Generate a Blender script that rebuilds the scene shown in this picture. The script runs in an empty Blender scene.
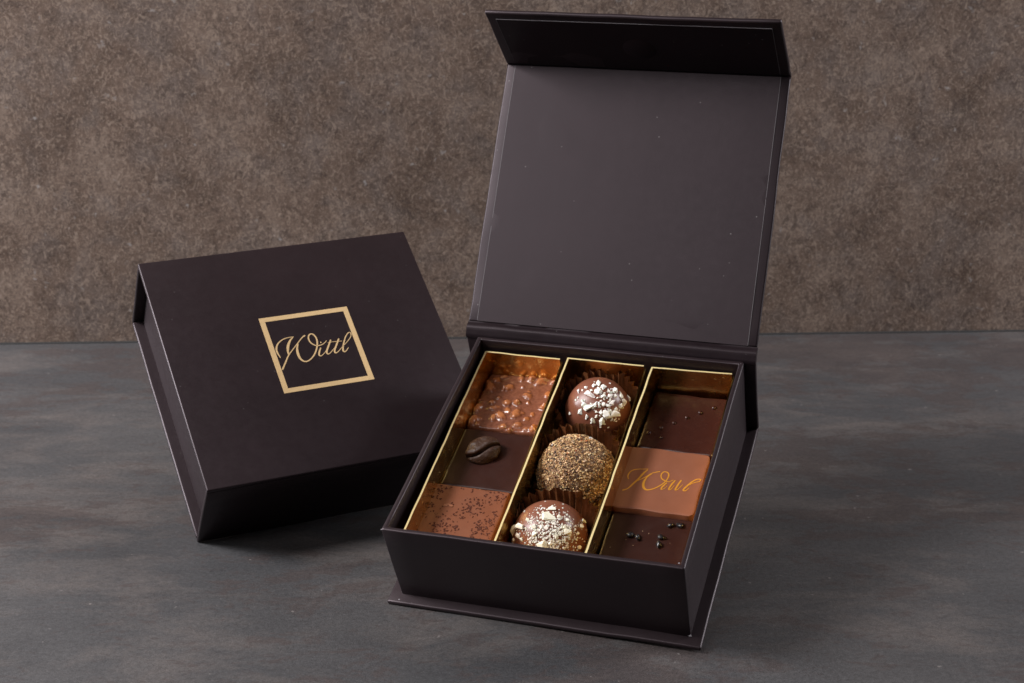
import bpy, bmesh, math, random
from mathutils import Vector, Matrix, noise
random.seed(11)
U = 0.01                      # everything below is written in centimetres
S = bpy.context.scene
COL = S.collection

# ------------------------------------------------------------------ helpers
def link(o, parent=None):
    COL.objects.link(o)
    if parent is not None:
        o.parent = parent
    return o

def tag(o, label=None, cat=None, group=None, kind=None):
    if label: o['label'] = label
    if cat: o['category'] = cat
    if group: o['group'] = group
    if kind: o['kind'] = kind
    return o

def mesh_obj(name, verts, faces, mat, parent=None, smooth=False, cols=None, mats=None, fmat=None):
    me = bpy.data.meshes.new(name)
    me.from_pydata([(x*U, y*U, z*U) for x, y, z in verts], [], faces)
    if cols:
        a = me.color_attributes.new('Col', 'FLOAT_COLOR', 'POINT')
        for i, c in enumerate(cols): a.data[i].color = (c[0], c[1], c[2], 1)
    for m in (mats or [mat]): me.materials.append(m)
    if fmat:
        for i, k in enumerate(fmat): me.polygons[i].material_index = k
    if smooth: me.shade_smooth()
    me.update()
    return link(bpy.data.objects.new(name, me), parent)

def bm_obj(name, bm, mat, parent=None, smooth=True, angle=35):
    bmesh.ops.recalc_face_normals(bm, faces=bm.faces)
    me = bpy.data.meshes.new(name)
    for v in bm.verts: v.co *= U
    bm.to_mesh(me); bm.free()
    me.materials.append(mat)
    if smooth:
        me.shade_smooth()
        me.set_sharp_from_angle(angle=math.radians(angle))
    return link(bpy.data.objects.new(name, me), parent)

def waver(bm, amp, step=.9, seed=0.0):
    """cut a board into strips and let it bow and wander a little, as hand-wrapped card does"""
    for ax in range(3):
        lo = min(v.co[ax] for v in bm.verts); hi = max(v.co[ax] for v in bm.verts)
        n = int((hi-lo)/step)
        for k in range(1, n+1):
            no = Vector((0, 0, 0)); no[ax] = 1; p = Vector((0, 0, 0)); p[ax] = lo+(hi-lo)*k/(n+1)
            bmesh.ops.bisect_plane(bm, geom=list(bm.verts)+list(bm.edges)+list(bm.faces), plane_co=p, plane_no=no)
    for v in bm.verts:
        q = v.co*.42+Vector((seed, seed*2.3, 0)); f = v.co*1.7+Vector((seed, 3, seed))
        v.co += amp*(Vector((noise.noise(q), noise.noise(q+Vector((9, 0, 0))), noise.noise(q+Vector((0, 9, 0))))) +
                     .35*Vector((noise.noise(f), noise.noise(f+Vector((9, 0, 0))), noise.noise(f+Vector((0, 9, 0))))))

def box_bm(x0, x1, y0, y1, z0, z1, r=0.0, seg=3, M=None, jitter=0, wav=0.0, seed=0.0):
    bm = bmesh.new()
    bmesh.ops.create_cube(bm, size=1)
    for v in bm.verts:
        v.co = Vector((x0 + (v.co.x+.5)*(x1-x0), y0 + (v.co.y+.5)*(y1-y0), z0 + (v.co.z+.5)*(z1-z0)))
        if jitter: v.co += Vector([random.uniform(-jitter, jitter) for _ in range(3)])
    if r > 0:
        bmesh.ops.bevel(bm, geom=list(bm.edges), offset=r, segments=seg, profile=.5, affect='EDGES')
    if wav: waver(bm, wav, seed=seed)
    if M is not None: bmesh.ops.transform(bm, matrix=M, verts=bm.verts)
    return bm

def empty(name, M):
    o = bpy.data.objects.new(name, None)
    o.empty_display_size = .01
    loc, rot, sc = M.decompose()
    o.location = loc*U
    o.rotation_mode = 'QUATERNION'
    o.rotation_quaternion = rot
    return link(o)

# ------------------------------------------------------------------ materials
class NT:
    def __init__(s, name):
        s.m = bpy.data.materials.new(name); s.m.use_nodes = True
        s.t = s.m.node_tree; s.n = s.t.nodes; s.l = s.t.links
        s.b = s.n['Principled BSDF']
        s.tc = s.n.new('ShaderNodeTexCoord').outputs['Object']
    def new(s, t, **k):
        n = s.n.new(t)
        for a, v in k.items(): setattr(n, a, v)
        return n
    def put(s, sock, v):
        if isinstance(v, bpy.types.NodeSocket): s.l.new(v, sock)
        else: sock.default_value = v
    def map(s, scale=(1,1,1), rot=(0,0,0), loc=(0,0,0), src=None):
        n = s.new('ShaderNodeMapping'); n.inputs['Scale'].default_value = scale
        n.inputs['Rotation'].default_value = rot; n.inputs['Location'].default_value = loc
        s.l.new(src or s.tc, n.inputs['Vector']); return n.outputs[0]
    def noise(s, scale, detail=6, rough=.6, dist=0, vec=None):
        n = s.new('ShaderNodeTexNoise'); n.inputs['Scale'].default_value = scale
        n.inputs['Detail'].default_value = detail; n.inputs['Roughness'].default_value = rough
        n.inputs['Distortion'].default_value = dist
        s.l.new(vec or s.tc, n.inputs['Vector']); return n.outputs[0]
    def voro(s, scale, vec=None, feature='F1', rnd=1):
        n = s.new('ShaderNodeTexVoronoi', feature=feature); n.inputs['Scale'].default_value = scale
        n.inputs['Randomness'].default_value = rnd
        s.l.new(vec or s.tc, n.inputs['Vector']); return n
    def ramp(s, fac, stops, interp='LINEAR'):
        n = s.new('ShaderNodeValToRGB'); n.color_ramp.interpolation = interp
        e = n.color_ramp.elements
        while len(e) < len(stops): e.new(.5)
        for i, (p, c) in enumerate(stops):
            e[i].position = p
            e[i].color = (c, c, c, 1) if isinstance(c, (int, float)) else (*c, 1)
        s.l.new(fac, n.inputs[0]); return n.outputs[0]
    def mix(s, fac, a, b, mode='MIX'):
        n = s.new('ShaderNodeMix', data_type='RGBA', blend_type=mode)
        s.put(n.inputs[0], fac)
        for k, v in ((6, a), (7, b)):
            if isinstance(v, tuple): v = (*v, 1)
            s.put(n.inputs[k], v)
        return n.outputs[2]
    def math(s, op, a, b=0.0, c=0.0):
        n = s.new('ShaderNodeMath', operation=op)
        s.put(n.inputs[0], a); s.put(n.inputs[1], b); s.put(n.inputs[2], c); return n.outputs[0]
    def bump(s, h, strength, dist, prev=None):
        n = s.new('ShaderNodeBump'); n.inputs['Strength'].default_value = strength
        n.inputs['Distance'].default_value = dist
        s.l.new(h, n.inputs['Height'])
        if prev: s.l.new(prev, n.inputs['Normal'])
        s.l.new(n.outputs[0], s.b.inputs['Normal']); return n.outputs[0]
    def set(s, **k):
        for a, v in k.items():
            a = a.replace('_', ' ')
            if isinstance(v, tuple) and len(v) == 3: v = (*v, 1)
            s.put(s.b.inputs[a], v)
        return s

def paper(name, base, rough=.42, dust=1.0, spec=.5, bands=False):
    """matt laminated dark paper over board: faint mottling, grain and a little dust"""
    t = NT(name)
    c = t.mix(t.ramp(t.noise(35, 4), [(.35, 0), (.7, 1)]), base, tuple(x*1.22 for x in base))
    v = t.voro(260)
    pick = t.math('GREATER_THAN', t.noise(160, 1), .60)
    dot = t.math('MULTIPLY', t.math('LESS_THAN', v.outputs['Distance'], .075), pick)
    dot = t.math('MULTIPLY', dot, .13*dust)
    c = t.mix(dot, c, (.45, .43, .42))
    t.set(Base_Color=c)
    r = t.ramp(t.noise(300, 4, .65), [(.3, rough-.03), (.75, rough+.04)])
    t.set(Roughness=r, Specular_IOR_Level=spec, Specular_Tint=(1, .86, .92))
    n0 = t.bump(t.noise(1, 3, .5, 0, t.map((38, 3, 3))), .12, .0009) if bands else None
    n1 = t.bump(t.noise(11, 2, .4), .30, .0010, n0)
    n2 = t.bump(t.noise(2600, 2), .10, .0002, n1)
    return t.m

M_paper = paper('dark_paper', (.0140, .0088, .0100), .42, .6, .42)
M_paper_in = paper('dark_paper_inside', (.0110, .0070, .0083), .40, 1.6, .26, True)
M_paper_lo = paper('tray_lining_paper', (.008, .006, .006), .6, .5)

def plain(name, col, rough=.5, metal=0.0, bump=None, **k):
    t = NT(name); t.set(Base_Color=col, Roughness=rough, Metallic=metal, **k)
    if bump: t.bump(t.noise(bump[0], 4), bump[1], bump[2])
    return t.m
M_edge = plain('cut_edge_and_sparkle', (.20, .18, .19), .6)  # pale tone for the liner's cut edge and the painted corner sparkle
M_edge_dim = plain('faint_paper_edge', (.085, .075, .08), .55)  # slightly lighter strips along the liner seams
M_foil_print = plain('gold_print', (.80, .56, .29), .34, .35, (260, .35, .0006))

def gold():
    t = NT('gold_card')
    n = t.noise(60, 5, .6)
    t.set(Base_Color=t.mix(t.ramp(n, [(.35, 0), (.7, 1)]), (.74, .44, .11), (.98, .72, .28)), Metallic=1.0,
          Roughness=t.ramp(t.noise(45, 4), [(.35, .15), (.7, .30)]))
    a = t.bump(t.noise(90, 4), .40, .0010)
    v = t.voro(260)
    b = t.bump(t.ramp(v.outputs['Distance'], [(0, 1), (.22, 0)]), .35, .0006, a)
    return t.m
M_gold = gold()
M_gold_lit_rim = plain('gold_lit_rim', (.92, .74, .36), .32, .35, (500, .3, .0006))  # rim highlight painted in: paler, less metallic copy of the gold

def choc(name, base, rough=.32, spec=.5, tex=.2, sss=.0, bloom=.18):
    t = NT(name)
    c = t.mix(t.math('MULTIPLY', t.ramp(t.noise(120, 5, .6), [(.35, 0), (.75, 1)]), bloom), base,
              tuple(min(1, x*1.6+.012) for x in base))
    t.set(Base_Color=c, Roughness=t.ramp(t.noise(160, 5), [(.3, rough-.05), (.75, rough+.12)]), Specular_IOR_Level=spec)
    a = t.bump(t.noise(70, 3), tex, .0012)
    t.bump(t.noise(900, 4), tex*.6, .0002, a)
    return t.m
M_dark = choc('dark_chocolate', (.030, .0095, .0065), .34, .32)
M_dark_b = choc('dark_chocolate_shiny', (.040, .0115, .0075), .24, .45, .07)
M_milk = choc('milk_chocolate', (.185, .063, .030), .42, .35)
M_milk_script = choc('milk_chocolate_smooth', (.225, .082, .043), .45, .32, .14)
M_truf = choc('milk_chocolate_shell', (.180, .062, .035), .30, .5, .10)
M_flake = choc('cocoa_flake', (.080, .025, .015), .6, .12)
M_bean = choc('roasted_bean', (.042, .0185, .0105), .46, .28, 2.2)
M_nib = choc('black_nib', (.013, .012, .014), .30, .6, .4)

def vcol(name, rough=.5, bump=.3, spec=.5, metal=0):
    t = NT(name)
    a = t.new('ShaderNodeVertexColor', layer_name='Col')
    t.set(Base_Color=t.mix(.30, a.outputs[0], t.ramp(t.noise(700, 3), [(.3, 0.0), (.7, 1.0)]), 'SOFT_LIGHT'), Roughness=rough, Specular_IOR_Level=spec)
    t.bump(t.noise(1100, 3), bump, .0003)
    return t.m
M_vc_gloss = vcol('nut_chocolate', .20, .10)
M_vc_crumb = vcol('crumb', .62, .4, .3)

def cup():
    t = NT('brown_glassine')
    t.set(Base_Color=t.mix(t.ramp(t.noise(90, 4), [(.4, 0), (.7, 1)]), (.090, .032, .012), (.23, .088, .034)),
          Roughness=.24, Specular_IOR_Level=.8)
    t.bump(t.noise(260, 4), .5, .0008)
    return t.m
M_cup = cup()
M_script = plain('gold_script_print', (.62, .27, .025), .45, .1)

def backdrop():
    t = NT('mottled_stone_board')
    big = t.noise(4.0, 3, .5, 0)
    mid = t.noise(26, 8, .66, .5)
    w1 = t.noise(120, 7, .72, 1.6)
    w2 = t.noise(200, 6, .70, 2.6, t.map((1, 1, .7), loc=(3.1, 1.7, 5.2), rot=(.2, .5, .9)))
    w3 = t.noise(330, 5, .7, 2.2, t.map(loc=(1.1, 4.7, 2.2), rot=(.9, .1, .4)))
    fine = t.noise(620, 4, .7)
    hue = t.noise(48, 5, .6, .4, t.map(loc=(5, 2, 8)))
    c = t.ramp(mid, [(.30, (.070, .046, .034)), (.50, (.124, .086, .067)), (.70, (.185, .138, .111))])
    c = t.mix(t.math('MULTIPLY', t.ramp(hue, [(.46, 0), (.64, 1)]), .32), c, (.120, .110, .110))
    c = t.mix(t.math('MULTIPLY', t.ramp(w1, [(.40, 1), (.50, 0)]), .62), c, (.052, .036, .030))
    c = t.mix(t.math('MULTIPLY', t.ramp(w2, [(.52, 0), (.63, 1)]), .50), c, (.30, .23, .185))
    c = t.mix(t.math('MULTIPLY', t.ramp(w3, [(.52, 0), (.62, 1)]), .42), c, (.33, .255, .205))
    c = t.mix(t.math('MULTIPLY', t.ramp(fine, [(.38, 1), (.50, 0)]), .44), c, (.045, .031, .025))
    c = t.mix(t.math('MULTIPLY', t.ramp(t.noise(180, 3, .5, .3, t.map(loc=(9, 2, 4))), [(.68, 0), (.76, 1)]), .55), c, (.34, .32, .31))
    c = t.mix(.45, c, t.ramp(big, [(.3, (.32, .31, .31)), (.7, (.66, .65, .64))]), 'OVERLAY')
    t.set(Base_Color=c, Roughness=.8, Specular_IOR_Level=.2)
    t.bump(w2, .4, .0006)
    return t.m

def slate():
    t = NT('slate_surface')
    big = t.noise(7, 6, .6, .4, t.map((1, 1.6, 1), rot=(0, 0, .04)))
    where = t.noise(6, 4, .55, .3, t.map((1, 1.5, 1), loc=(.9, .3, 0)))
    rust = t.noise(42, 10, .74, .35, t.map((1, 2.1, 1), loc=(.37, .2, 0), rot=(0, 0, -.05)))
    pale = t.noise(13, 9, .68, .4, t.map((1, 2.2, 1), loc=(1.7, .9, 0)))
    veins = t.noise(90, 8, .7, 1.2, t.map((1, 2.6, 1), loc=(2.2, .1, 0)))
    fine = t.noise(520, 5, .75)
    grain = t.noise(1700, 3, .8)
    c = t.ramp(big, [(.32, (.043, .0425, .0450)), (.55, (.058, .0565, .0585)), (.75, (.078, .0735, .0735))])
    c = t.mix(t.math('MULTIPLY', t.ramp(pale, [(.47, 0), (.66, 1)]), .50), c, (.130, .108, .098))
    f = t.math('ADD', rust, t.math('MULTIPLY', t.math('SUBTRACT', where, .5), .85))
    c = t.mix(t.math('MULTIPLY', t.ramp(f, [(.505, 0), (.575, 1)]), .50), c, (.048, .0325, .0295))
    c = t.mix(t.math('MULTIPLY', t.ramp(veins, [(.56, 0), (.66, 1)]), .38), c, (.050, .035, .032))
    c = t.mix(.42, c, t.ramp(fine, [(.35, (.22,.22,.22)), (.68, (.76,.76,.76))]), 'OVERLAY')
    c = t.mix(.45, c, t.ramp(grain, [(.35, (.15,.15,.15)), (.68, (.86,.86,.86))]), 'OVERLAY')
    c = t.mix(t.math('MULTIPLY', t.ramp(t.noise(300, 2, .4, 0, t.map(loc=(4, 4, 4))), [(.74, 0), (.78, 1)]), .5), c, (.22, .20, .19))
    t.set(Base_Color=c, Roughness=t.ramp(rust, [(.4, .46), (.65, .60)]), Specular_IOR_Level=.4)
    a = t.bump(f, .12, .0006)
    t.bump(grain, .35, .00025, a)
    return t.m
M_back = backdrop(); M_slate = slate()
M_block = plain('black_card_block', (.02, .02, .02), .7)
LOGO = [[(4.636, 5.905, 0.038), (4.577, 6.181, 0.076), (4.594, 6.42, 0.092), (4.734, 6.662, 0.069), (4.984, 6.837, 0.054), (5.243, 6.904, 0.046), (5.523, 6.903, 0.031)], [(5.488, 6.894, 0.039), (5.304, 6.731, 0.093), (5.136, 6.468, 0.131), (5.048, 6.192, 0.1), (5.027, 6.027, 0.054)], [(4.531, 5.268, 0.084), (4.77, 5.616, 0.076), (5.007, 5.958, 0.061), (5.29, 6.246, 0.046), (5.569, 6.512, 0.046), (5.849, 6.781, 0.054), (6.032, 6.896, 0.086)], [(5.603, 6.521, 0.054), (5.486, 6.259, 0.1), (5.442, 5.975, 0.123), (5.482, 5.678, 0.1), (5.633, 5.515, 0.077), (5.847, 5.563, 0.062), (6.113, 5.781, 0.07), (6.332, 6.106, 0.078), (6.457, 6.426, 0.078), (6.476, 6.718, 0.07), (6.372, 6.91, 0.063), (6.223, 6.887, 0.07), (6.137, 6.705, 0.07), (6.174, 6.453, 0.062), (6.343, 6.275, 0.054), (6.58, 6.257, 0.047), (6.769, 6.346, 0.039), (6.892, 6.457, 0.031)], [(6.591, 6.402, 0.078), (6.638, 6.394, 0.078)], [(6.526, 6.12, 0.062), (6.391, 5.9, 0.085), (6.344, 5.748, 0.078), (6.405, 5.683, 0.047), (6.58, 5.793, 0.031), (6.811, 6.019, 0.031)], [(7.089, 6.461, 0.071), (6.892, 6.152, 0.086), (6.73, 5.887, 0.086), (6.723, 5.733, 0.062), (6.855, 5.767, 0.039), (7.02, 5.908, 0.031), (7.186, 6.05, 0.027)], [(7.465, 6.463, 0.071), (7.253, 6.136, 0.086), (7.09, 5.871, 0.078), (7.085, 5.725, 0.062), (7.222, 5.774, 0.039), (7.388, 5.915, 0.031), (7.529, 6.037, 0.028)], [(6.923, 6.318, 0.027), (7.172, 6.333, 0.031), (7.57, 6.301, 0.028)], [(7.475, 5.998, 0.031), (7.742, 6.196, 0.035), (8.006, 6.446, 0.04), (8.085, 6.631, 0.044), (8.005, 6.705, 0.048), (7.814, 6.53, 0.055), (7.626, 6.217, 0.071), (7.499, 5.944, 0.079), (7.461, 5.755, 0.071), (7.554, 5.728, 0.047), (7.742, 5.91, 0.039)]]
SCRIPT= [[(2.25, -0.293, 0.022), (2.189, -0.12, 0.044), (2.243, 0.126, 0.044), (2.451, 0.283, 0.037), (2.903, 0.369, 0.029)], [(2.876, 0.322, 0.037), (2.757, 0.107, 0.073), (2.642, -0.201, 0.066), (2.491, -0.514, 0.066), (2.336, -0.8, 0.044), (2.158, -0.918, 0.058)], [(2.6, -0.339, 0.037), (2.786, -0.177, 0.033), (2.937, -0.021, 0.033), (3.083, 0.161, 0.033), (3.385, 0.317, 0.044)], [(3.089, 0.136, 0.037), (2.937, -0.099, 0.051), (2.882, -0.422, 0.088), (2.958, -0.668, 0.087), (3.11, -0.756, 0.058), (3.346, -0.654, 0.044), (3.587, -0.407, 0.044), (3.728, -0.123, 0.044), (3.761, 0.143, 0.051), (3.689, 0.299, 0.044), (3.536, 0.316, 0.044), (3.462, 0.146, 0.044), (3.525, -0.053, 0.044), (3.68, -0.157, 0.044), (3.834, -0.183, 0.029), (3.991, -0.053, 0.029)], [(3.774, -0.246, 0.051), (3.648, -0.51, 0.058), (3.641, -0.645, 0.043), (3.737, -0.578, 0.022), (3.831, -0.417, 0.018)], [(4.068, -0.066, 0.051), (3.975, -0.315, 0.065), (3.923, -0.582, 0.051), (4.002, -0.569, 0.029), (4.093, -0.347, 0.018)], [(4.299, -0.017, 0.051), (4.225, -0.273, 0.065), (4.178, -0.565, 0.051), (4.276, -0.507, 0.029), (4.403, -0.243, 0.018)], [(4.537, -0.349, 0.018), (4.779, -0.102, 0.029), (4.995, 0.012, 0.029), (5.028, 0.121, 0.036), (4.883, 0.107, 0.043), (4.715, -0.061, 0.051), (4.567, -0.318, 0.065), (4.483, -0.523, 0.058), (4.58, -0.548, 0.036), (4.672, -0.378, 0.022)]]

# ------------------------------------------------------------------ camera
F_PX = 1635.4
cam = bpy.data.cameras.new('camera')
cam.sensor_width = 36; cam.lens = F_PX/1024*36
cam.clip_start = .01; cam.clip_end = 20
cam.dof.use_dof = True; cam.dof.focus_distance = .645; cam.dof.aperture_fstop = 25
co = link(bpy.data.objects.new('camera', cam))
co.matrix_world = Matrix.Translation((0, 0, .30332)) @ Matrix.Rotation(math.radians(90-18.891), 4, 'X') @ Matrix.Rotation(math.radians(-.103), 4, 'Z')
S.camera = co

# ------------------------------------------------------------------ setting
def sheet(name, pts, mat, kind='structure'):
    o = mesh_obj(name, pts, [(0, 1, 2, 3)], mat); tag(o, kind=kind); return o
WL, WR = Vector((-80, 86.75, 0)), Vector((80, 92.2, 0))
sheet('table_surface', [(-80, -20, 0), (80, -20, 0), (80, 95, 0), (-80, 95, 0)], M_slate)
sheet('backdrop', [(WL.x, WL.y, -3), (WR.x, WR.y, -3), (WR.x, WR.y, 85), (WL.x, WL.y, 85)], M_back)

bm = box_bm(-80, 80, -.22, -.02, 0, .05, 0); bmesh.ops.transform(bm, matrix=Matrix.Translation((0, 89.47, 0)) @ Matrix.Rotation(math.atan2(WR.y-WL.y, 160), 4, 'Z'), verts=bm.verts)
tag(bm_obj('backdrop_joint', bm, M_block), kind='structure')

# ------------------------------------------------------------------ box dimensions (cm)
W, D, H, T, O, OB = 11.5, 11.32, 3.74, .203, .465, .256
RIM = H + T
YB = D/2 + OB            # outer back of the spine
MA = Matrix.Translation((2.7797, 60.5192, 2.3052)) @ Matrix(((.949607, .287951, -.123816, 0), (-.313341, .882159, -.351585, 0), (.007986, .372665, .927932, 0), (0, 0, 0, 1)))
MB0 = Matrix.Translation((-13.1661, 62.5388, -.025)) @ Matrix(((.905181, -.347834, .244252, 0), (.425025, .738903, -.522854, 0), (.001388, .57709, .816679, 0), (0, 0, 0, 1)))
XL = W/2 + O

def tray_bm(x0, x1, y0, y1, z0, z1, th=.2, r=.055, skew=False):
    bm = bmesh.new()
    def ring(ix, z): return [bm.verts.new(c) for c in ((x0+ix, y0+ix, z), (x1-ix, y0+ix, z), (x1-ix, y1-ix, z), (x0+ix, y1-ix, z))]
    a, b, c, d = ring(0, z0), ring(0, z1), ring(th, z1), ring(th, z0+.12)
    for p, q in ((a, b), (b, c), (c, d)):
        for i in range(4): bm.faces.new((p[i], p[(i+1) % 4], q[(i+1) % 4], q[i]))
    bm.faces.new(a[::-1]); bm.faces.new(d)
    es = [e for e in bm.edges if not (all(v in d for v in e.verts) or all(v in a for v in e.verts))
          and not (any(v in d for v in e.verts))]
    bmesh.ops.bevel(bm, geom=es, offset=r, segments=3, profile=.5, affect='EDGES')
    for v in bm.verts:                      # hand-made walls bow a little at the rim
        if skew and v.co.z > (z0+z1)/2:
            fr = v.co.y < (y0+y1)/2; lf = v.co.x < (x0+x1)/2
            v.co.x += (-.11 if fr else .10) if lf else 0
            if fr: v.co.y -= .11 if lf else .05
    if skew: waver(bm, .022, seed=9)
    return bm

def extrude_x(prof, x0, x1, n=28, wob=.0, seed=0):
    """closed profile [(y,z)] swept along x, with a slight waviness so creases look hand folded"""
    bm = bmesh.new(); rings = []
    for i in range(n+1):
        x = x0 + (x1-x0)*i/n
        r = []
        for k, (y, z) in enumerate(prof):
            w = wob*noise.noise(Vector((x*.9, k*.7, seed))) if wob else 0
            r.append(bm.verts.new((x, y+w*.6, z+w)))
        rings.append(r)
    m = len(prof)
    for i in range(n):
        for k in range(m):
            bm.faces.new((rings[i][k], rings[i+1][k], rings[i+1][(k+1) % m], rings[i][(k+1) % m]))
    bm.faces.new(rings[0]); bm.faces.new(rings[-1][::-1])
    return bm

def ribbon(name, strokes, mat, parent, z, th=.012, boost=1.0, off=(0, 0), zf=None):
    vs, fs = [], []
    for si, s in enumerate(strokes):
        P = [Vector((a, b, w)) for a, b, w in s]
        pts = []
        for i in range(len(P)-1):
            p0, p1, p2, p3 = P[max(i-1, 0)], P[i], P[i+1], P[min(i+2, len(P)-1)]
            for k in range(8):
                t = k/8
                pts.append(.5*((2*p1) + (p2-p0)*t + (2*p0-5*p1+4*p2-p3)*t*t + (3*p1-p0-3*p2+p3)*t*t*t))
        pts.append(P[-1])
        base = len(vs); zz = z + th + si*.0006
        for i, p in enumerate(pts):
            d = pts[min(i+1, len(pts)-1)] - pts[max(i-1, 0)]; d.z = 0
            d.normalize(); n = Vector((-d.y, d.x, 0)); w = max(p.z, .018)*.5*boost
            if i in (0, len(pts)-1): w *= .55
            for sgn, hz in ((-1, z-.002), (-1, zz), (1, zz), (1, z-.002)):
                px, py = p.x + off[0] + sgn*n.x*w, p.y + off[1] + sgn*n.y*w
                vs.append((px, py, hz + (zf(px, py) if zf else 0)))
        for i in range(len(pts)-1):
            a = base + i*4; b = a+4
            for k in range(3): fs.append((a+k, b+k, b+k+1, a+k+1))
        fs.append((base, base+1, base+2, base+3)); e = base+(len(pts)-1)*4; fs.append((e+3, e+2, e+1, e))
    return mesh_obj(name, vs, fs, mat, parent)

# ------------------------------------------------------------------ open gift box
ob = tag(empty('gift_box', MA), 'open dark brown square gift box with its lid raised, holding nine chocolates', 'gift box')
bm_obj('base_board', box_bm(-XL, XL, -D/2-O, YB, 0, T, .085, 4, wav=.034, seed=1), M_paper, ob)
bm_obj('tray', tray_bm(-W/2, W/2, -D/2, D/2, T+.003, RIM, skew=True), M_paper, ob)
bm_obj('tray_lining', box_bm(-W/2+.21, W/2-.21, -D/2+.21, D/2-.21, T+.13, T+.17, 0), M_paper_lo, ob)
bm_obj('spine', box_bm(-XL, XL, D/2+.045, YB, T+.004, RIM-.03, .07, 3, wav=.02, seed=2), M_paper, ob)
# hinge: paper fold that rolls from the spine over to the lid
a = math.radians(140.8375-90); LD = Vector((0, math.sin(a), math.cos(a))); LN = Vector((0, -math.cos(a), math.sin(a)))
HP = Vector((0, YB, RIM))
def lp(s, n): v = HP + LD*s + LN*n; return (v.y, v.z)
prof = [(D/2+.02, RIM-.16), (D/2+.03, RIM-.03), (D/2+.07, RIM+.045), lp(.02, .17), lp(.13, .215), lp(.25, .20), lp(.33, .13), lp(.38, .07), lp(.46, .06),
        lp(.50, -.04), lp(.30, -.07), lp(.1, -.06), (YB+.0, RIM-.12), (YB-.05, RIM-.16)]
bm_obj('hinge_fold', extrude_x(prof, -XL, XL, 40, .028, 3), M_paper_in, ob, angle=60)
def lid_matrix():
    m = Matrix.Identity(4)
    for i, v in enumerate((Vector((1, 0, 0)), LD, LN)): m.col[i] = (*v, 0)
    m.translation = HP; return m
LM = lid_matrix(); LL = 12.016
lid = bm_obj('lid', box_bm(-XL, XL, .44, LL-.03, -.11, .09, .08, 4, LM, wav=.032, seed=3), M_paper_in, ob)
ins = .40
bm_obj('liner_sheet', box_bm(-XL+ins, XL-ins, .47, LL-.10, .088, .104, .005, 1, LM), M_paper_in, lid)
for s in (-1, 1):
    x = s*(XL-ins)
    bm_obj('liner_seam', box_bm(x-.010, x+.010, .5, LL-.12, .09, .1075, 0, 1, LM), M_edge_dim, lid)
# flap
b = math.radians(63.2252); FD = Vector((0, -math.cos(b), math.sin(b))); FN = Vector((0, -math.sin(b), -math.cos(b)))
FP = HP + LD*LL; FL = 4.019
FM = Matrix.Identity(4)
for i, v in enumerate((Vector((1, 0, 0)), FD, -FN)): FM.col[i] = (*v, 0)
FM.translation = FP
flap = bm_obj('flap', box_bm(-XL, XL, .16, FL, -.09, .11, .085, 4, FM, wav=.032, seed=4), M_paper, ob)
def fpn(s, n): v = FP + FD*s + (-FN)*n; return (v.y, v.z)
prof = [lp(LL-.14, .095), lp(LL-.02, .03), fpn(.10, -.02), fpn(.2, -.085), fpn(.24, .05), fpn(.1, .10), lp(LL+.02, -.10), lp(LL-.12, -.105)]
bm_obj('flap_fold', extrude_x(prof, -XL, XL, 30, .012, 8), M_paper, ob, angle=60)
bm_obj('liner_sheet', box_bm(-XL+.42, XL-.42, .2, FL-.42, -.104, -.085, .004, 1, FM), M_paper_in, flap)
bm_obj('liner_edge', box_bm(-XL+.42, XL-.42, FL-.435, FL-.405, -.112, -.088, 0, 1, FM), M_edge, flap)
for s in (-1, 1):
    x = s*(XL-.42)
    bm_obj('liner_seam', box_bm(x-.009, x+.009, .25, FL-.43, -.1075, -.09, 0, 1, FM), M_edge_dim, flap)
bm = bmesh.new(); bmesh.ops.create_cone(bm, cap_ends=True, segments=48, radius1=.72, radius2=.64, depth=.02)
bmesh.ops.transform(bm, matrix=FM @ Matrix.Translation((.05, 1.75, -.108)) @ Matrix.Rotation(math.pi, 4, 'X'), verts=bm.verts)
bm_obj('magnet_bulge', bm, M_paper_in, flap)

for p, s in (((W/2-.03, -D/2+.02, T+.05), .09), ((W/2-.10, D/2-.14, RIM-.01), .07), ((-W/2+.30, D/2-.16, RIM-.02), .06), ((-W/2-.10, -D/2-.10, RIM-.03), .045), ((W/2-.25, -D/2+.20, RIM-.01), .04), ((-W/2+.02, -D/2-.30, T), .05)):
    bm = bmesh.new(); bmesh.ops.create_icosphere(bm, subdivisions=1, radius=1)
    for v in bm.verts: v.co = Vector((v.co.x*s*random.uniform(.5, 1.2)+p[0], v.co.y*s*random.uniform(.4, 1)+p[1], v.co.z*s*.4+p[2]))
    bm_obj('corner_sparkle', bm, M_edge, ob)  # white glints at the box corners put in as tiny pale chips

# ------------------------------------------------------------------ closed gift box
WC, DC, HC = W+2*O, D+O+OB, H+2*T
cbM = MB0 @ Matrix.Translation((WC/2, DC/2, 0))
cb = tag(empty('gift_box', cbM), 'closed dark brown gift box with a gold square and gold script on its lid', 'gift box')
hx, hy = WC/2, DC/2
XE = .14
bm_obj('base_board', box_bm(-hx-XE, hx, -hy+.215, hy-.2, 0, T, .07, 3, wav=.02, seed=5), M_paper, cb)
bm_obj('tray', box_bm(-hx+O-XE, hx-O, -hy+O, hy-OB-.02, T+.003, HC-T-.02, .05, 2), M_paper, cb)
bm_obj('spine', box_bm(-hx-XE, hx, hy-.195, hy, .02, HC-.02, .07, 3, wav=.02, seed=6), M_paper, cb)
clid = bm_obj('lid', box_bm(-hx-XE, hx, -hy, hy, HC-T, HC, .06, 4), M_paper, cb)
bm_obj('flap', box_bm(-hx-XE+.01, hx-.01, -hy+.008, -hy+.205, .0, HC-T-.004, .07, 3, wav=.02, seed=7), M_paper, cb)
o = 2.045; i_ = 1.815; zt = HC+.010; zb = HC-.002
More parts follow.
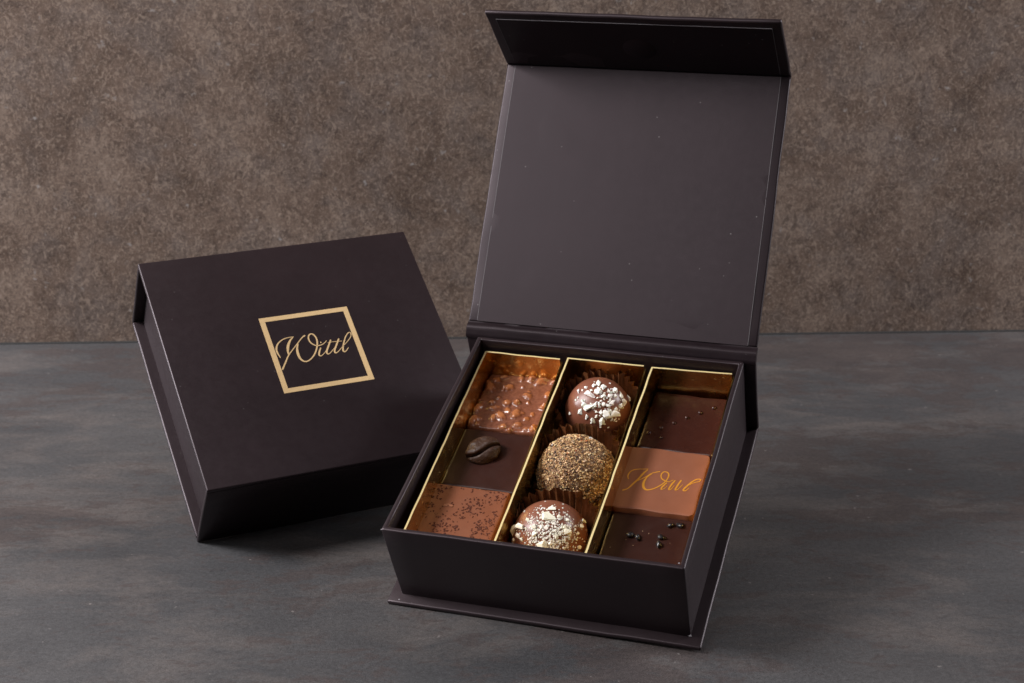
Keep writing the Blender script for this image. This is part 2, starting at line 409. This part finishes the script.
vs = []; fs = []
cx, cy = 6.314-hx, 6.093-hy
for z in (zb, zt):
    for q in (o, i_):
        vs += [(cx-q, cy-q, z), (cx+q, cy-q, z), (cx+q, cy+q, z), (cx-q, cy+q, z)]
for k in range(4):
    j = (k+1) % 4
    fs += [(8+k, 8+j, 12+j, 12+k), (k, j, 8+j, 8+k), (4+j, 4+k, 12+k, 12+j)]
mesh_obj('gold_square', vs, fs, M_foil_print, clid)
ribbon('gold_script', LOGO, M_foil_print, clid, HC, boost=.86, off=(-hx, -hy))

# ------------------------------------------------------------------ what holds the two boxes up at the back
def prop(M, x0, x1, y0, y1, label):
    top = [M @ Vector(p) for p in ((x0, y0, -.02), (x1, y0, -.02), (x1, y1, -.02), (x0, y1, -.02))]
    c = sum((Vector((p.x, p.y, 0)) for p in top), Vector())/4
    vs = [tuple(p-c) for p in top] + [(p.x-c.x, p.y-c.y, 0) for p in top]
    o = mesh_obj('support_block', vs, [(0, 1, 2, 3), (7, 6, 5, 4), (0, 4, 5, 1), (1, 5, 6, 2), (2, 6, 7, 3), (3, 7, 4, 0)], M_block)
    o.location = c*U
    tag(o, label, 'support block')
prop(MA, -3.5, 3.5, .5, 4.2, 'small black block propping up the back of the open box')
prop(cbM, -3.0, 3.0, 0, 3.2, 'small black block propping up the back of the closed box')

# ------------------------------------------------------------------ gold card troughs
def trough(label, tl, tr, bl, br, ztop, group='gold card troughs inside the open box'):
    """corner points (x,y) of the rim: back-left, back-right, front-left, front-right"""
    z0 = T+.18; th = .075
    cxm = (tl[0]+tr[0]+bl[0]+br[0])/4
    M = MA @ Matrix.Translation((cxm, 0, z0))
    root = tag(empty('gold_trough', M), label, 'gold tray', group)
    L = lambda p, z: Vector((p[0]-cxm, p[1], z-z0))
    def wall(name, p, q, inward, zt=ztop, tt=th, lit=True):
        bm = bmesh.new(); n = 30; rows = []
        for k in range(n+1):
            t = k/n
            x = p[0]+(q[0]-p[0])*t - cxm; y = p[1]+(q[1]-p[1])*t
            w = .018*noise.noise(Vector((x*1.3, y*1.3, label.__len__())))
            hz = .02*noise.noise(Vector((x*.8+4, y*.8, 7.7)))
            ix, iy = inward
            rows.append([bm.verts.new(v) for v in ((x+w*abs(ix), y+w*abs(iy), 0), (x+w*abs(ix), y+w*abs(iy), zt-z0+hz),
                        (x+w*abs(ix)+ix*tt, y+w*abs(iy)+iy*tt, zt-z0+hz), (x+w*abs(ix)+ix*tt, y+w*abs(iy)+iy*tt, 0))])
        for k in range(n):
            for m in range(4): bm.faces.new((rows[k][m], rows[k+1][m], rows[k+1][(m+1) % 4], rows[k][(m+1) % 4]))
        bm.faces.new(rows[0]); bm.faces.new(rows[-1][::-1])
        o = bm_obj(name, bm, M_gold, root, angle=40)
        o.data.materials.append(M_gold_lit_rim)
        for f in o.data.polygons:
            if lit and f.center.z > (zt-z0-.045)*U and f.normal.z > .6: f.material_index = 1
        return o
    wall('side_wall', tl, bl, (1, 0)); wall('side_wall', tr, br, (-1, 0), ztop-.16, .04, False)
    e = .004
    wall('end_wall', (tl[0]+th+e, tl[1]), (tr[0]-th-e, tr[1]), (0, -1)); wall('end_wall', (bl[0]+th+e, bl[1]), (br[0]-th-e, br[1]), (0, 1))
    bm_obj('floor', box_bm(min(tl[0], bl[0])-cxm+.08, max(tr[0], br[0])-cxm-.08, bl[1]+.08, tl[1]-.08, 0, .05), M_gold, root)
    return root
trough('gold card trough at the left holding the nutty slab, bean square and speckled square', (-5.27, 5.27), (-1.86, 5.25), (-5.22, -5.3), (-1.62, -5.3), 3.49)
trough('middle gold card trough holding the three round truffles in paper cups', (-1.64, 5.33), (1.73, 5.30), (-1.60, -5.3), (1.86, -5.3), 3.53)
trough('gold card trough at the right holding the script square between two dark ones', (1.96, 5.30), (5.38, 5.38), (1.89, -5.3), (5.52, -5.3), 3.50)
ZF = T+.30          # inside floor of the troughs

# ------------------------------------------------------------------ chocolates
def place(name, x, y, z, label, cat, group=None):
    return tag(empty(name, MA @ Matrix.Translation((x, y, z))), label, cat, group)

def slab_bm(w, d, h, r=.12, seg=4, n=0, wob=0.03, seed=0, cr=0):
    """square piece with softly rounded, slightly uneven edges; grid of quads on top"""
    bm = bmesh.new(); N = 26
    def rp(u, v):
        x, y = u*w/2, v*d/2
        k = 1
        if cr:     # rounded plan corners
            ax, ay = max(abs(x)-(w/2-cr), 0), max(abs(y)-(d/2-cr), 0)
            l = math.hypot(ax, ay)
            if l > cr:
                x = math.copysign(w/2-cr+ax*cr/l, x); y = math.copysign(d/2-cr+ay*cr/l, y)
        x += wob*noise.noise(Vector((y*1.1, seed, 1)))*abs(u)
        y += wob*noise.noise(Vector((x*1.1, seed, 5)))*abs(v)
        return x, y
    import math as _m
    grid = []
    for j in range(N+1):
        row = []
        for i in range(N+1):
            u = math.sin((i/N-.5)*math.pi); v = math.sin((j/N-.5)*math.pi)
            x, y = rp(u, v)
            ex = min(w/2-abs(u*w/2), r); ey = min(d/2-abs(v*d/2), r)
            zz = h - (r-math.sqrt(max(r*r-(r-ex)**2, 0)))*.8 - (r-math.sqrt(max(r*r-(r-ey)**2, 0)))*.8
            zz += wob*.7*noise.noise(Vector((x*.7, y*.7, seed+3)))
            row.append(bm.verts.new((x, y, zz)))
        grid.append(row)
    for j in range(N):
        for i in range(N): bm.faces.new((grid[j][i], grid[j][i+1], grid[j+1][i+1], grid[j+1][i]))
    edge = [grid[0][i] for i in range(N)] + [grid[j][N] for j in range(N)] + [grid[N][i] for i in range(N, 0, -1)] + [grid[j][0] for j in range(N, 0, -1)]
    low = [bm.verts.new((v.co.x*.995, v.co.y*.995, 0)) for v in edge]
    m = len(edge)
    for k in range(m): bm.faces.new((edge[k], low[k], low[(k+1) % m], edge[(k+1) % m]))
    bm.faces.new(low)
    return bm

# -- chips -----------------------------------------------------------------
def chip_templates(n, seed, pts=13):
    rnd = random.Random(seed); out = []
    for _ in range(n):
        bm = bmesh.new()
        for _ in range(pts):
            v = Vector([rnd.gauss(0, 1) for _ in range(3)]).normalized()*rnd.uniform(.7, 1.05)
            bm.verts.new(v)
        r = bmesh.ops.convex_hull(bm, input=bm.verts)
        for v in [v for v in bm.verts if not v.link_faces]: bm.verts.remove(v)
        bmesh.ops.recalc_face_normals(bm, faces=bm.faces)
        bm.verts.index_update()
        out.append(([v.co.copy() for v in bm.verts], [[v.index for v in f.verts] for f in bm.faces])); bm.free()
    return out
CH = chip_templates(14, 5)
class Chips:
    def __init__(s): s.v, s.f, s.c = [], [], []
    def add(s, pos, nrm, size, flat=.6, col=(1, 1, 1), long=1.0):
        tv, tf = random.choice(CH); b = len(s.v)
        q = Vector(nrm).to_track_quat('Z', 'Y').to_matrix() @ Matrix.Rotation(random.uniform(0, 6.283), 3, 'Z')
        sx, sy, sz = size*long, size*random.uniform(.65, 1), size*flat
        for p in tv:
            w = q @ Vector((p.x*sx, p.y*sy, p.z*sz)) + Vector(pos)
            s.v.append(tuple(w)); s.c.append(col)
        for f in tf: s.f.append([b+k for k in f])
    def build(s, name, mat, parent, smooth=False): return mesh_obj(name, s.v, s.f, mat, parent, smooth, s.c)

def vary(c, a=.2):
    k = random.uniform(1-a, 1+a); return tuple(min(1, x*k*random.uniform(1-a*.3, 1+a*.3)) for x in c)

GRP = 'square chocolates in the open box'
# hazelnut slab
def nut_slab():
    cx_, cy_ = -3.62, 3.52; w, d, h = 3.12, 3.42, 1.93
    r = place('nut_chocolate', cx_, cy_, ZF, 'square milk chocolate slab with knobbly chopped hazelnuts, in the back left corner', 'chocolate', GRP)
    known = [(-4.08, 4.38, 1.3), (-4.87, 4.26, 1.2), (-4.54, 3.39, 1.1), (-3.88, 3.45, 1.2), (-3.47, 3.51, 1.1), (-3.3, 2.84, 1.7), (-3.92, 2.62, 1.3), (-3.71, 2.98, 1), (-3.14, 3.98, 1.1), (-2.79, 2.6, .8), (-2.63, 2.91, .8), (-2.86, 4.91, 1.2), (-3.27, 5.13, 1.4), (-3.71, 4.99, 1.1), (-2.33, 4.19, 1), (-2.28, 3.38, 1.3), (-4.5, 5.0, 1), (-4.73, 4.75, 1.2), (-5.05, 2.92, 1.6), (-5.02, 2.19, 1.4), (-4.19, 2.46, 1.1), (-3.05, 2.19, 1), (-3.61, 2.02, 1.1), (-2.35, 2.05, 1), (-2.28, 5.0, .9), (-4.43, 3.03, .8), (-4.34, 3.71, .7), (-5.1, 4.55, 1.1)]
    blobs = [(a-cx_, b-cy_, s*.120*random.uniform(.85, 1.2), random.uniform(0, 3.14), random.uniform(1.0, 1.7), random.uniform(.6, 1)) for a, b, s in known]
    for _ in range(22):
        blobs.append((random.uniform(-w/2, w/2), random.uniform(-d/2, d/2), random.uniform(.05, .10), random.uniform(0, 3.14), random.uniform(1, 1.6), random.uniform(.15, .7)))
    N = 130; vs, fs, cs = [], [], []
    base = (.200, .072, .040); nut = (.42, .150, .055)
    for j in range(N+1):
        for i in range(N+1):
            x = (i/N-.5)*w; y = (j/N-.5)*d
            ex = min(w/2-abs(x), .14); ey = min(d/2-abs(y), .14)
            z = h-.10 - (.14-math.sqrt(.14**2-(.14-ex)**2))*.9 - (.14-math.sqrt(.14**2-(.14-ey)**2))*.9
            z += .05*noise.noise(Vector((x*1.5, y*1.5, 3)))
            best = 0
            for bx, by, s, an, el, tn in blobs:
                dx, dy = x-bx, y-by
                if abs(dx) > .6 or abs(dy) > .6: continue
                ca, sa = math.cos(an), math.sin(an)
                u, v = (dx*ca+dy*sa)/el, -dx*sa+dy*ca
                q = math.sqrt(u*u+v*v)/s*(1+.25*noise.noise(Vector((x*9, y*9, bx))))
                if q < 2.2:
                    k = 1/(1+math.exp((q-1.05)*5.5)); z += s*.85*k*(1-.25*min(q, 1)**2)
                    best = max(best, tn*max(0, min(1, (1.15-q)*2.2)))
            x2 = x + .05*noise.noise(Vector((y*2, 1, 1)))*abs(x)/w*2; y2 = y + .05*noise.noise(Vector((x*2, 9, 1)))*abs(y)/d*2
            vs.append((x2, y2, z)); cs.append(tuple(a*(1-best)+b*best for a, b in zip(base, nut)))
    for j in range(N):
        for i in range(N):
            k = j*(N+1)+i; fs.append((k, k+1, k+N+2, k+N+1))
    edge = [i for i in range(N)] + [j*(N+1)+N for j in range(N)] + [N*(N+1)+i for i in range(N, 0, -1)] + [j*(N+1) for j in range(N, 0, -1)]
    b = len(vs)
    for e in edge: vs.append((vs[e][0], vs[e][1], 0)); cs.append(base)
    m = len(edge)
    for k in range(m): fs.append((edge[k], b+k, b+(k+1) % m, edge[(k+1) % m]))
    mesh_obj('slab', vs, fs, M_vc_gloss, r, True, cs)
    # whole nut bits poking out at the left edge and front
    for (a, c, zc, s) in ((-5.18, 2.95, 1.78, .17), (-5.16, 2.35, 1.68, .13), (-5.12, 2.12, 1.6, .11), (-3.62, 1.93, 1.70, .13), (-2.4, 1.98, 1.72, .12), (-5.14, 4.1, 1.7, .11)):
        ch = Chips(); ch.add((a-cx_, c-cy_, zc), (0, 0, 1), s, .8, vary((.42, .17, .07), .15), 1.3)
        ch.build('nut_piece', M_vc_gloss, r)
nut_slab()

# coffee bean square
r = place('bean_chocolate', -3.60, .02, ZF, 'plain dark chocolate square topped with a roasted coffee bean', 'chocolate', GRP)
bm_obj('slab', slab_bm(3.14, 3.30, 1.86, .09, seed=2, wob=.035), M_dark, r)
def bean(parent, x, y, z, L, Wd, Ht, rot):
    bm = bmesh.new(); bmesh.ops.create_icosphere(bm, subdivisions=7, radius=1)
    for v in bm.verts:
        c = v.co.copy(); X, Y, Z = c
        z_ = (Z**.75 if Z > 0 else -(-Z)*.45)
        s = -.30*(1-X*X*.8) + .12*math.sin(X*3.0)                    # S-shaped crease
        top = 1 if Z > 0 else 0
        g = math.exp(-((Y-s)/.075)**2)*top*min(1, Z*3)
        roll = .13*math.exp(-((abs(Y-s)-.30)/.24)**2)*top
        z_ += roll - 1.0*g
        k = 1+.05*noise.noise(c*2.0)+.015*noise.noise(c*9)
        v.co = Vector((X*L/2*k, Y*Wd/2*k, z_*Ht*k))
    bmesh.ops.transform(bm, matrix=Matrix.Translation((x, y, z)) @ Matrix.Rotation(math.radians(16), 4, 'X') @ Matrix.Rotation(rot, 4, 'Z'), verts=bm.verts)
    return bm_obj('coffee_bean', bm, M_bean, parent, angle=180)
bean(r, -3.93+3.60, .30, 1.86+.16, 1.46, 1.24, .33, math.radians(30))

# speckled milk square
r = place('speckled_chocolate', -3.72, -3.47, ZF, 'milk chocolate square sprinkled with fine dark specks, at the front left', 'chocolate', GRP)
bm_obj('slab', slab_bm(3.14, 3.42, 2.02, .07, seed=7, wob=.04), M_milk, r)
ch = Chips()
pts = []
while len(pts) < 460:
    x, y = random.uniform(-1.5, 1.5), random.uniform(-1.65, 1.62)
    if noise.noise(Vector((x*1.3, y*1.3, 4)))+.35+.2*(x-y)/3 > random.random()*.9: pts.append((x, y))
for x, y in pts:
    ch.add((x, y, 2.030+.028*noise.noise(Vector((x*.7, y*.7, 10)))), (random.uniform(-.12, .12), random.uniform(-.12, .12), 1), random.uniform(.018, .062), .32, (.06, .018, .012), 1.4)
ob_ = ch.build('dark_speck', M_flake, r); tag(ob_, kind='stuff')
for x, y, an in ((-.72, .62, .7), (-.55, .60, .2)):
    q = Chips(); q.add((x, y, 2.04), (0, 0, 1), .10, .25, (.30, .12, .06), 1.6); q.build('chocolate_shaving', M_vc_crumb, r)
for _ in range(12):
    q = random.uniform(-.6, .4)
    z = Chips(); z.add((q, 1.66+random.uniform(-.04, .05), 1.97), (0, 0, 1), random.uniform(.02, .05), .6, vary((.45, .28, .16)), 1.3); z.build('crumb', M_vc_crumb, r)

# dark square with six raised dots
r = place('dotted_chocolate', 3.64, 3.42, ZF, 'glossy dark chocolate square with a diagonal row of small raised dots', 'chocolate', GRP)
bm_obj('slab', slab_bm(3.12, 3.40, 1.82, .13, seed=12, wob=.05), M_dark_b, r)
for (a, c) in ((2.39, 2.6), (2.82, 2.98), (3.27, 3.35), (3.72, 3.74), (4.19, 4.11), (4.68, 4.48), (2.95, 2.42)):
    bm = bmesh.new(); bmesh.ops.create_uvsphere(bm, u_segments=16, v_segments=10, radius=1)
    s = .075 if c > 2.5 else .05
    for v in bm.verts: v.co = Vector((a-3.64+v.co.x*s*1.25, c-3.42+v.co.y*s*1.25, 1.835+v.co.z*s*.9))
    bm_obj('raised_dot', bm, M_dark_b, r)

# milk square with gold script
r = place('script_chocolate', 3.52, -.12, ZF, 'milk chocolate square printed with gold script, slightly larger than its neighbours', 'chocolate', GRP)
sl = bm_obj('slab', slab_bm(3.26, 3.38, 2.02, .06, seed=21, wob=.05, cr=.26), M_milk_script, r)
ribbon('gold_script', SCRIPT, M_script, r, 2.022, .003, 1.1, off=(-3.52+.01, .12+.03), zf=lambda x, y: .035*noise.noise(Vector((x*.7, y*.7, 24))))

# dark square with black nibs
r = place('nib_chocolate', 3.62, -3.55, ZF, 'dark chocolate square scattered with six small black nibs, at the front right', 'chocolate', GRP)
bm_obj('slab', slab_bm(3.16, 3.36, 1.84, .07, seed=33, wob=.03), M_dark, r)
for k, (a, c) in enumerate(((3.0, -3.02), (3.30, -3.10), (4.18, -2.96), (4.19, -3.33), (4.39, -2.31), (4.74, -2.21))):
    q = Chips(); q.add((a-3.62, c+3.55, 1.84+.07), (0, 0, 1), .19, .6, (.02, .02, .02), 1.15); q.build('black_nib', M_nib, r, True)
for _ in range(26):
    q = Chips(); q.add((random.uniform(-1.3, 1.0), random.uniform(-1.6, 1.0) if random.random() < .5 else random.uniform(-1.2, -.5), 1.845), (0, 0, 1), random.uniform(.012, .03), .6, vary((.40, .27, .16)), 1.2); q.build('crumb', M_vc_crumb, r)

# ------------------------------------------------------------------ truffles in fluted cups
GT = 'round truffles in the middle trough'; GC = 'fluted paper cups in the middle trough'
cam_local = (MA.inverted() @ Vector((0, 0, 30.332)))
def basis(cen):
    t = (cam_local - Vector(cen)).normalized(); rt = Vector((0, 0, 1)).cross(t).normalized(); return rt, t.cross(rt).normalized(), t

def paper_cup(x, y, label, hgt, seed, rt=1.74, tilt=1.0):
    r = place('paper_cup', x, y, ZF, label, 'paper cup', GC)
    rnd = random.Random(seed); NF = 38; SEG = NF*6; RN = 14
    jit = [rnd.uniform(-.12, .12) for _ in range(NF)]; lean = [rnd.uniform(-.05, .07) for _ in range(NF)]
    vs, fs = [], []
    for k in range(RN+1):
        t = k/RN
        for i in range(SEG):
            an = i/SEG*2*math.pi; fi = int(i/6) % NF
            tri = abs(((i/6) % 1)*2-1)                           # 0..1 pleat
            rad = 1.02 + (rt-1.02)*t**.8 + (tri-.5)*(.05+.17*t) + lean[fi]*t*t
            z = t*(hgt*(1+.24*math.sin(an)*tilt) + jit[fi]*.9 + .16*noise.noise(Vector((math.cos(an)*1.4, math.sin(an)*1.4, seed))))
            px, py = math.cos(an)*rad, math.sin(an)*rad
            lim = 1.56+.03*(tri-.5)
            if abs(px) > lim: px = math.copysign(lim + (abs(px)-lim)*.06, px)
            if abs(py) > 1.70: py = math.copysign(1.70 + (abs(py)-1.70)*.10, py)
            vs.append((px, py, .01+z))
    for k in range(RN):
        for i in range(SEG):
            a_ = k*SEG+i; b_ = k*SEG+(i+1) % SEG; fs.append((a_, b_, b_+SEG, a_+SEG))
    fs.append(list(range(SEG))[::-1])
    mesh_obj('pleated_wall', vs, fs, M_cup, r, False)
    return r

T1 = (.03, 3.58, 2.36, 1.36); T2 = (.05, -.02, 2.08, 1.60); T3 = (-.09, -3.48, 2.10, 1.46)
paper_cup(.05, 3.52, 'brown pleated paper cup around the back truffle, tallest behind it', 2.35, 1, 1.74, .3)
paper_cup(.06, .05, 'brown pleated paper cup around the middle nut-coated truffle', 2.15, 2, 1.80)
paper_cup(.06, -3.40, 'brown pleated paper cup around the front truffle, nearest the box front', 2.0, 3, 1.8)

def ball(name, T_, mat, parent, seed, bumpy=.02, n=64):
    bm = bmesh.new(); bmesh.ops.create_icosphere(bm, subdivisions=5, radius=1)
    for v in bm.verts:
        c = v.co.copy(); k = 1+bumpy*noise.noise(c*1.3+Vector((seed, 0, 0)))+bumpy*.25*noise.noise(c*4+Vector((0, seed, 0)))
        v.co = c*T_[3]*k
    return bm_obj(name, bm, mat, parent, angle=180)

def radius_at(c, T_, seed, bumpy): return T_[3]*(1+bumpy*noise.noise(c*1.3+Vector((seed, 0, 0)))+bumpy*.25*noise.noise(c*4+Vector((0, seed, 0))))

# back truffle
r = place('truffle', *T1[:3], 'smooth milk chocolate truffle with white nut chips on its upper right side', 'truffle', GT)
ball('shell', T1, M_truf, r, 2, .03)
rt_, up_, tw_ = basis(T1[:3])
def on(T_, u, v, seed, bumpy):
    q = u*u+v*v
    if q > .96: k = math.sqrt(.96/q); u *= k; v *= k; q = .96
    d = rt_*u + up_*v + tw_*math.sqrt(1-q); d.normalize()
    return d, d*radius_at(d, T_, seed, bumpy)
white = (.90, .88, .80)
big = [(430, 240, 42, 1.3), (410, 355, 42, 1.3), (335, 385, 30, 1), (370, 335, 30, 1), (368, 290, 20, 1), (510, 490, 36, 1.2), (640, 440, 46, 1.2), (555, 435, 38, 1.2), (435, 475, 26, 1.2), (240, 390, 18, 1.1), (445, 625, 28, 1.3), (340, 210, 20, 1), (520, 160, 30, 1.2), (480, 170, 24, 1), (560, 195, 30, 1), (660, 235, 30, 1), (520, 240, 34, 1.2), (610, 285, 30, 1), (720, 355, 34, 1.3), (620, 340, 34, 1), (690, 385, 26, 1.2), (465, 355, 18, 1), (575, 370, 24, 1), (545, 345, 18, 1), (760, 310, 26, 1.1), (810, 325, 20, 1), (385, 430, 18, 1), (515, 415, 22, 1.2), (595, 480, 16, 1.2), (465, 445, 14, 1), (410, 180, 18, 1), (380, 200, 15, 1), (550, 280, 26, 1.1), (500, 215, 22, 1), (600, 240, 20, 1), (700, 290, 24, 1.4), (655, 290, 22, 1), (590, 420, 22, 1.1), (640, 400, 22, 1), (505, 365, 14, 1)]
# (offsets from the ball's middle, read as fractions of its radius)
for (a_, b_, s, lg) in big:
    u = (a_-490)/290; v = -(b_-390)/290
    d, p = on(T1, u, v, 2, .03)
    q = Chips(); q.add(p*1.015, d+Vector([random.uniform(-.3, .3) for _ in range(3)]), s/290*.5*T1[3]*2.5, .55, vary(white, .10), lg); q.build('nut_chip', M_vc_crumb, r)
ch = Chips()
for _ in range(120):
    u = random.gauss(.28, .30); v = random.gauss(.22, .34)
    if u*u+v*v > .93: continue
    d, p = on(T1, u, v, 2, .03)
    ch.add(p*1.005, d, random.uniform(.03, .075), .6, vary(white, .15), 1.2)
tag(ch.build('fine_nut_crumbs', M_vc_crumb, r), kind='stuff')

# middle truffle, rolled in chopped nuts
r = place('truffle', *T2[:3], 'round truffle rolled all over in fine tan and brown chopped nuts', 'truffle', GT)
ball('shell', T2, choc('truffle_core', (.24, .125, .055), .7), r, 9, .04)
rt_, up_, tw_ = basis(T2[:3])
ch = Chips()
pal = [(.58, .36, .16)]*10 + [(.76, .53, .28)]*9 + [(.34, .18, .07)]*5 + [(.08, .042, .026)]*4 + [(.12, .065, .04)]*4 + [(.66, .50, .30)]*3 + [(.42, .13, .035)]*1
for _ in range(15000):
    d = Vector([random.gauss(0, 1) for _ in range(3)]).normalized()
    if d.z < -.55: continue
    s = random.choice((.020, .024, .028, .033, .042, .058))*random.uniform(.8, 1.15)
    col = random.choice(pal)
    if noise.noise(d*3.0) > .15 and random.random() < .22: col = (.06, .035, .025)
    nn = d + Vector([random.uniform(-.6, .6) for _ in range(3)])
    ch.add(d*(radius_at(d, T2, 9, .04)+random.uniform(-.01, .035)+.05*max(0, noise.noise(d*6.5))), nn, s, .7, vary(col, .22), 1.05)
tag(ch.build('chopped_nut_coating', M_vc_crumb, r), kind='stuff')
q = Chips(); d, p = on(T2, .48, .88, 9, .04); q.add(p*1.03, d, .11, .6, (.75, .72, .66), 1.2); q.build('nut_chip', M_vc_crumb, r)
q = Chips(); d, p = on(T2, -.47, .82, 9, .04); q.add(p*1.03, d, .06, .6, (.65, .62, .6), 1.2); q.build('nut_chip', M_vc_crumb, r)

# front truffle
r = place('truffle', *T3[:3], 'milk chocolate truffle dusted with white crumbs and larger pale nut chips, nearest the front', 'truffle', GT)
ball('shell', T3, M_truf, r, 5, .03)
rt_, up_, tw_ = basis(T3[:3])
K = 5.25      # zoomed pixels per pixel of the study crop
c0 = ((551-500)*K, (527-425)*K); R3 = 36.5*K
for (a_, b_, s, lg) in ((275, 430, 48, 1.25), (100, 465, 42, 1.1), (145, 460, 46, 1.3), (225, 575, 48, 1.4), (185, 600, 42, 1.2), (205, 625, 30, 1.1), (270, 615, 42, 1.5), (245, 630, 30, 1.2), (310, 400, 32, 1.4), (405, 600, 26, 1), (432, 508, 30, 1), (443, 482, 26, 1), (80, 598, 26, 1), (195, 505, 26, 1), (115, 500, 26, 1), (355, 515, 34, 1.1), (200, 468, 22, 1), (240, 475, 20, 1.2), (345, 490, 22, 1), (108, 620, 14, 1), (408, 535, 18, 1), (175, 430, 18, 1), (330, 440, 22, 1), (368, 465, 18, 1), (132, 520, 22, 1), (92, 515, 18, 1), (300, 530, 20, 1), (395, 560, 14, 1), (265, 560, 18, 1)):
    d, p = on(T3, (a_-c0[0])/R3, -(b_-c0[1])/R3, 5, .03)
    q = Chips(); q.add(p*1.015, d+Vector([random.uniform(-.35, .35) for _ in range(3)]), s/R3*.5*T3[3]*1.6, .6, vary((.90, .85, .70), .10), lg); q.build('nut_chip', M_vc_crumb, r)
ch = Chips()
for _ in range(800):
    u = random.gauss(.10, .42); v = random.gauss(.12, .34)
    if u*u+v*v > .95 or random.random() < (u+.1)**2+(v-.1)**2-.35: continue
    d, p = on(T3, u, v, 5, .03)
    ch.add(p*1.004, d, abs(random.gauss(0, .024))+.02, .6, vary((.84, .80, .70), .14), 1.2)
tag(ch.build('fine_nut_crumbs', M_vc_crumb, r), kind='stuff')

# ------------------------------------------------------------------ lamps
def area(name, loc, target, sx, sy, power, col=(1, 1, 1)):
    l = bpy.data.lights.new(name, 'AREA'); l.shape = 'RECTANGLE'; l.size = sx; l.size_y = sy; l.energy = power; l.color = col
    o = link(bpy.data.objects.new(name, l)); o.location = loc
    o.rotation_euler = (Vector(target)-Vector(loc)).to_track_quat('-Z', 'Y').to_euler()
    return o
area('softbox_key', (-.80, .52, .78), (0, .66, .06), .36, .36, 16, (1, .965, .965))
area('softbox_front', (-.45, -.05, .90), (0, .66, .06), .36, .36, 2.2, (1, .96, .965))
area('softbox_right', (.85, .72, .45), (.05, .66, .05), .25, .6, 7.5, (.97, .965, 1))
area('softbox_left', (-.95, .74, .34), (-.1, .68, .06), .16, .5, 8, (.90, .94, 1))
w = bpy.data.worlds.new('World'); S.world = w; w.use_nodes = True
bg = w.node_tree.nodes['Background']; bg.inputs[0].default_value = (.9, .95, 1, 1); bg.inputs[1].default_value = .025
S.view_settings.view_transform = 'Standard'; S.view_settings.look = 'None'; S.view_settings.exposure = 0
S.render.engine = 'CYCLES'; S.cycles.max_bounces = 8
